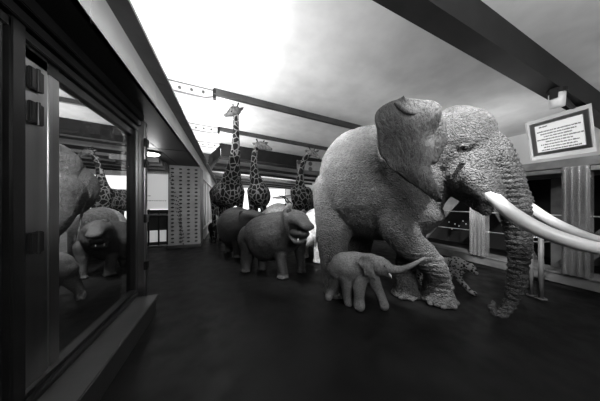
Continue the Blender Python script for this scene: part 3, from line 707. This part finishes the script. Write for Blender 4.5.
# --- zebra and small dark animal among the giraffe legs
Zb = thing('zebra', 'striped zebra seen head on between the legs of the tallest giraffe', 'zebra', base(223, 8.3))
bm = bmesh.new()
loft(bm, [(P(223, 210, 8.0), .24, .3), (P(222, 210, 8.6), .3, .34), (P(222, 210, 9.2), .26, .3)], seg=18)
loft(bm, [(P(223, 207, 8.0), .17), (P(223, 202, 7.8), .12), (P(222.6, 204, 7.65), .1), (P(222.5, 208, 7.55), .07)], seg=14)
for px, D in ((220.5, 8.0), (225.5, 8.0), (220, 9.1), (225, 9.1)):
    loft(bm, [(Z(px, D, .9), .1), (Z(px, D, .4), .05), (Z(px, D, .04), .05)], seg=10)
organic('body', bm, M['stripes'], Zb, .022, 3)
W_ = thing('warthog', 'small black animal standing low behind the hind leg of the tallest giraffe', 'warthog', base(213, 7.8))
bm = bmesh.new()
loft(bm, [(Z(211.5, 8.4, .42), .14, .2), (Z(212.5, 8.0, .42), .17, .25), (Z(214.5, 7.7, .42), .14, .2)], seg=16)
loft(bm, [(Z(215, 7.6, .4), .12), (Z(216, 7.4, .3), .07)], seg=12)
for px, D in ((211.5, 7.75), (216, 7.75), (210.5, 8.3), (214.5, 8.3)): loft(bm, [(Z(px, D, .35), .07), (Z(px, D, .04), .04)], seg=8)
organic('body', bm, M['darkhide'], W_, .02, 3)
# --- spotted cat
Cc = thing('cheetah', 'spotted big cat stalking right behind the front foot of the big elephant', 'big cat', base(455, 3.2))
bm = bmesh.new()
loft(bm, [(P(428, 264, 3.5), .10, .13), (P(438, 265, 3.42), .11, .14), (P(450, 266, 3.3), .11, .15), (P(458, 266, 3.22), .10, .14)], seg=18)
loft(bm, [(P(456, 263, 3.2), .11), (P(463, 265, 3.15), .085), (P(468, 267.5, 3.1), .07)], seg=14)
ball(bm, P(469.5, 268, 3.08), .088, .088, .08); loft(bm, [(P(472, 270, 3.04), .055), (P(475.5, 272.5, 3.0), .042)], seg=12)
ball(bm, P(457.5, 260.5, 3.2), .07, .07, .06)
loft(bm, [(P(458, 270, 3.2), .075), (P(459.5, 279, 3.2), .048), (P(465.5, 286, 3.12), .038), (P(470.5, 291.5, 3.08), .034), (P(474.5, 293.5, 3.05), .036)], seg=12)
loft(bm, [(P(449, 270, 3.3), .07), (P(449, 280, 3.3), .042), (P(451, 285, 3.3), .036), (P(452.5, 287.3, 3.28), .036)], seg=12)
loft(bm, [(P(430, 266, 3.55), .10), (P(427, 276, 3.6), .05), (P(430, 281, 3.6), .036)], seg=12)
loft(bm, [(P(424, 266, 3.4), .10), (P(420, 277, 3.45), .05), (P(422, 284.5, 3.45), .036)], seg=12)
organic('body', bm, M['spots'], Cc, .012, 3)
for px, py in ((466.5, 264), (471.5, 264.5)):
    bm = bmesh.new(); ball(bm, P(px, py, 3.08), .026, .014, .026, seg=10); bm_obj('ear', bm, M['spots'], Cc, True)
bm = bmesh.new(); ball(bm, P(476.3, 273, 2.98), .03, .024, .03, seg=12); bm_obj('muzzle', bm, M['pale'], Cc, True)
eyeball(Cc, P(473, 268.5, 3.0), .009)

# --- reflection in the case glass: added mirror-handed animal copies behind the pane
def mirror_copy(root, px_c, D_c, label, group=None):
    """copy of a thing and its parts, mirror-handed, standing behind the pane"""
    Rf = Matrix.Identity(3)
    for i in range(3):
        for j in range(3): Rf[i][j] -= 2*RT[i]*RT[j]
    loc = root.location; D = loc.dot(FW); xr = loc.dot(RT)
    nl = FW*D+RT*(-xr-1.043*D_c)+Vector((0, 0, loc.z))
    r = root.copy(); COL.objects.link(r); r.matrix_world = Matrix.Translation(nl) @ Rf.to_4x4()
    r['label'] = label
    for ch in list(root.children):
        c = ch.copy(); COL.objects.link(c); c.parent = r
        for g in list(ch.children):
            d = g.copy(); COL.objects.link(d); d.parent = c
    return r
mirror_copy(E, 80, 4.08, 'mirrored copy standing in for the dark elephant rump reflected at the left of the glass case, cut by the steel post')
mirror_copy(K, 70, 2.85, 'mirrored copy standing in for the elephant calf rear reflected low in the glass case')
Hc = mirror_copy(Hh, 118, 3.7, 'mirrored copy standing in for the gaping hippopotamus reflected facing left in the glass case')
mirror_copy(R, 96, 5.0, 'mirrored copy standing in for the pale rhinoceros flank reflected in the glass case beside the elephant rump')
mirror_copy(G3, 105, 6.6, 'mirrored copy standing in for the curved neck giraffe reflected facing left in the glass case')
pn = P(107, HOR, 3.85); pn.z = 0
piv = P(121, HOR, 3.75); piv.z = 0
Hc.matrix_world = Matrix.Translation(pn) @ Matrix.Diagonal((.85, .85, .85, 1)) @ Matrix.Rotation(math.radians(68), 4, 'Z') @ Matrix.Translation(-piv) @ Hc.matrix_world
# far wall lit panels
bm = bmesh.new(); box(bm, -.6, 9.8, YF-.06, YF, .05, 4.0); struct('window_20', bm, M['window'])
bm = bmesh.new(); box(bm, -13.9, -3.5, 15.0, 15.1, .4, 3.2); w = struct('window_21', bm, M['window'])  # glowing stand-in for the bright background reflected in the case glass
bm = bmesh.new()
for x in (-9.6, -7.2, -4.8): box(bm, x, x+.12, 14.92, 15.0, .4, 3.2)
box(bm, -13.9, -3.5, 14.9, 15.0, 3.2, 3.5); box(bm, -13.9, -3.5, 14.95, 15.0, 2.3, 2.36)
bm_obj('window_frame', bm, M['fascia'], w)

# ------------------------------------------------------------ lights
def area(name, loc, rot, sx, sy, e):
    l = bpy.data.lights.new(name, 'AREA'); l.shape = 'RECTANGLE'; l.size = sx; l.size_y = sy; l.energy = e
    o = bpy.data.objects.new(name, l); COL.objects.link(o); o.location = loc; o.rotation_euler = rot; return o
def spot(name, loc, target, e, ang, blend=.5, r=.15):
    l = bpy.data.lights.new(name, 'SPOT'); l.energy = e; l.spot_size = math.radians(ang); l.spot_blend = blend; l.shadow_soft_size = r
    o = bpy.data.objects.new(name, l); COL.objects.link(o); o.location = loc
    o.rotation_euler = (Vector(target)-Vector(loc)).to_track_quat('-Z', 'Y').to_euler(); return o
def aim(name, loc, target, sx, sy, e):
    o = area(name, loc, (0, 0, 0), sx, sy, e); o.rotation_euler = (Vector(target)-Vector(loc)).to_track_quat('-Z', 'Y').to_euler(); return o
area('uplight_light', (-1.12, 5.5, H+1.72), (math.pi, math.radians(32), 0), .2, 14, 680)
aim('fill_near', (1.6, -2.2, H+1.2), (2.2, 1.5, H+3.4), 2.5, .4, 200)  # unseen lamp added behind the camera to brighten the ceiling
area('fill_right', (7.6, 5.0, H+.95), (math.pi, math.radians(-20), 0), .3, 8, 60)  # added fill for the right part of the ceiling, no fixture there
spot('spot_head', (1.5, .3, 4.25), (2.7, 1.5, 2.7), 2300, 48, .7, .08)  # this and the spots below are added to brighten single subjects, fixtures unseen
spot('spot_rump', (.3, 2.9, 4.3), (1.75, 3.2, 2.8), 2500, 58, 1.0, .08)
spot('spot_hippo', (.4, 3.0, 4.2), P(290, 222, 3.8), 650, 32, .9, .08)
spot('spot_calf', (.9, 1.5, 4.0), P(378, 268, 2.65), 230, 20, .8, .06)
spot('spot_foreleg', (2.0, .2, 3.6), P(432, 275, 2.7), 800, 17, .8, .06)
spot('spot_case', (-2.6, 3.2, 4.2), (-3.0, 5.0, 1.8), 1500, 75, .9)  # added to light the mirrored copies behind the pane
spot('spot_tusk', (3.4, -.4, 4.2), P(560, 230, 1.9), 12, 45, .9)
spot('spot_pillar', (3.9, 0.4, 3.6), (5.5, 1.3, 1.9), 130, 60, .9)
spot('spot_sign', (4.4, -.8, 3.2), P(560, 130, 4.0), 75, 50, .9)
spot('spot_left', (.4, 1.0, 3.4), (-1.2, 1.9, 2.1), 14, 40, .9)
aim('far_wash', (3, 20, 4.0), (3, 33, 2), 8, 1, 250)  # unseen area lamp added to brighten the far wall
spot('spot_gallery', (2.2, 11, 4.0), (-.9, 10.5, 1.2), 500, 80, 1)
spot('spot_floor', (-.2, 6.2, 4.1), (-.3, 6.0, 0), 230, 75, 1)
spot('spot_giraffe', (.9, 4.3, 4.1), (.5, 6.2, 2.6), 40, 45, .9)
area('fill_case', (-6.5, 7.0, H+1.7), (math.pi, 0, 0), 3, 8, 260)  # hidden fill added to lift the dark ceiling behind the pane
spot('spot_case_hippo', (-2.6, 2.6, 4.0), pn+Vector((0, 0, .8)), 500, 26, .9)  # added to lift the mirrored hippo
spot('spot_case_giraffe', (-2.2, 4.6, 4.2), (-4.0, 8.2, 3.0), 1100, 36, .9)  # added to lift the mirrored giraffe
l = bpy.data.lights.new('alcove_light', 'POINT'); l.energy = 14; l.shadow_soft_size = .15; o = bpy.data.objects.new('alcove_light', l); COL.objects.link(o); o.location = LAMP
w = bpy.data.worlds.new('World'); bpy.context.scene.world = w; w.use_nodes = True
w.node_tree.nodes['Background'].inputs[0].default_value = (.01, .01, .01, 1)

# ------------------------------------------------------------ camera
cam = bpy.data.cameras.new('Camera'); co = bpy.data.objects.new('Camera', cam); COL.objects.link(co)
cam.sensor_width = 36; cam.lens = F/600*36; cam.shift_y = (HOR-200.5)/600; cam.clip_start = .05
co.location = (0, 0, H); co.rotation_euler = (math.pi/2, 0, -YAW)
sc = bpy.context.scene; sc.camera = co
sc.view_settings.view_transform = 'Standard'; sc.view_settings.look = 'None'; sc.view_settings.gamma = 1; sc.view_settings.exposure = 0
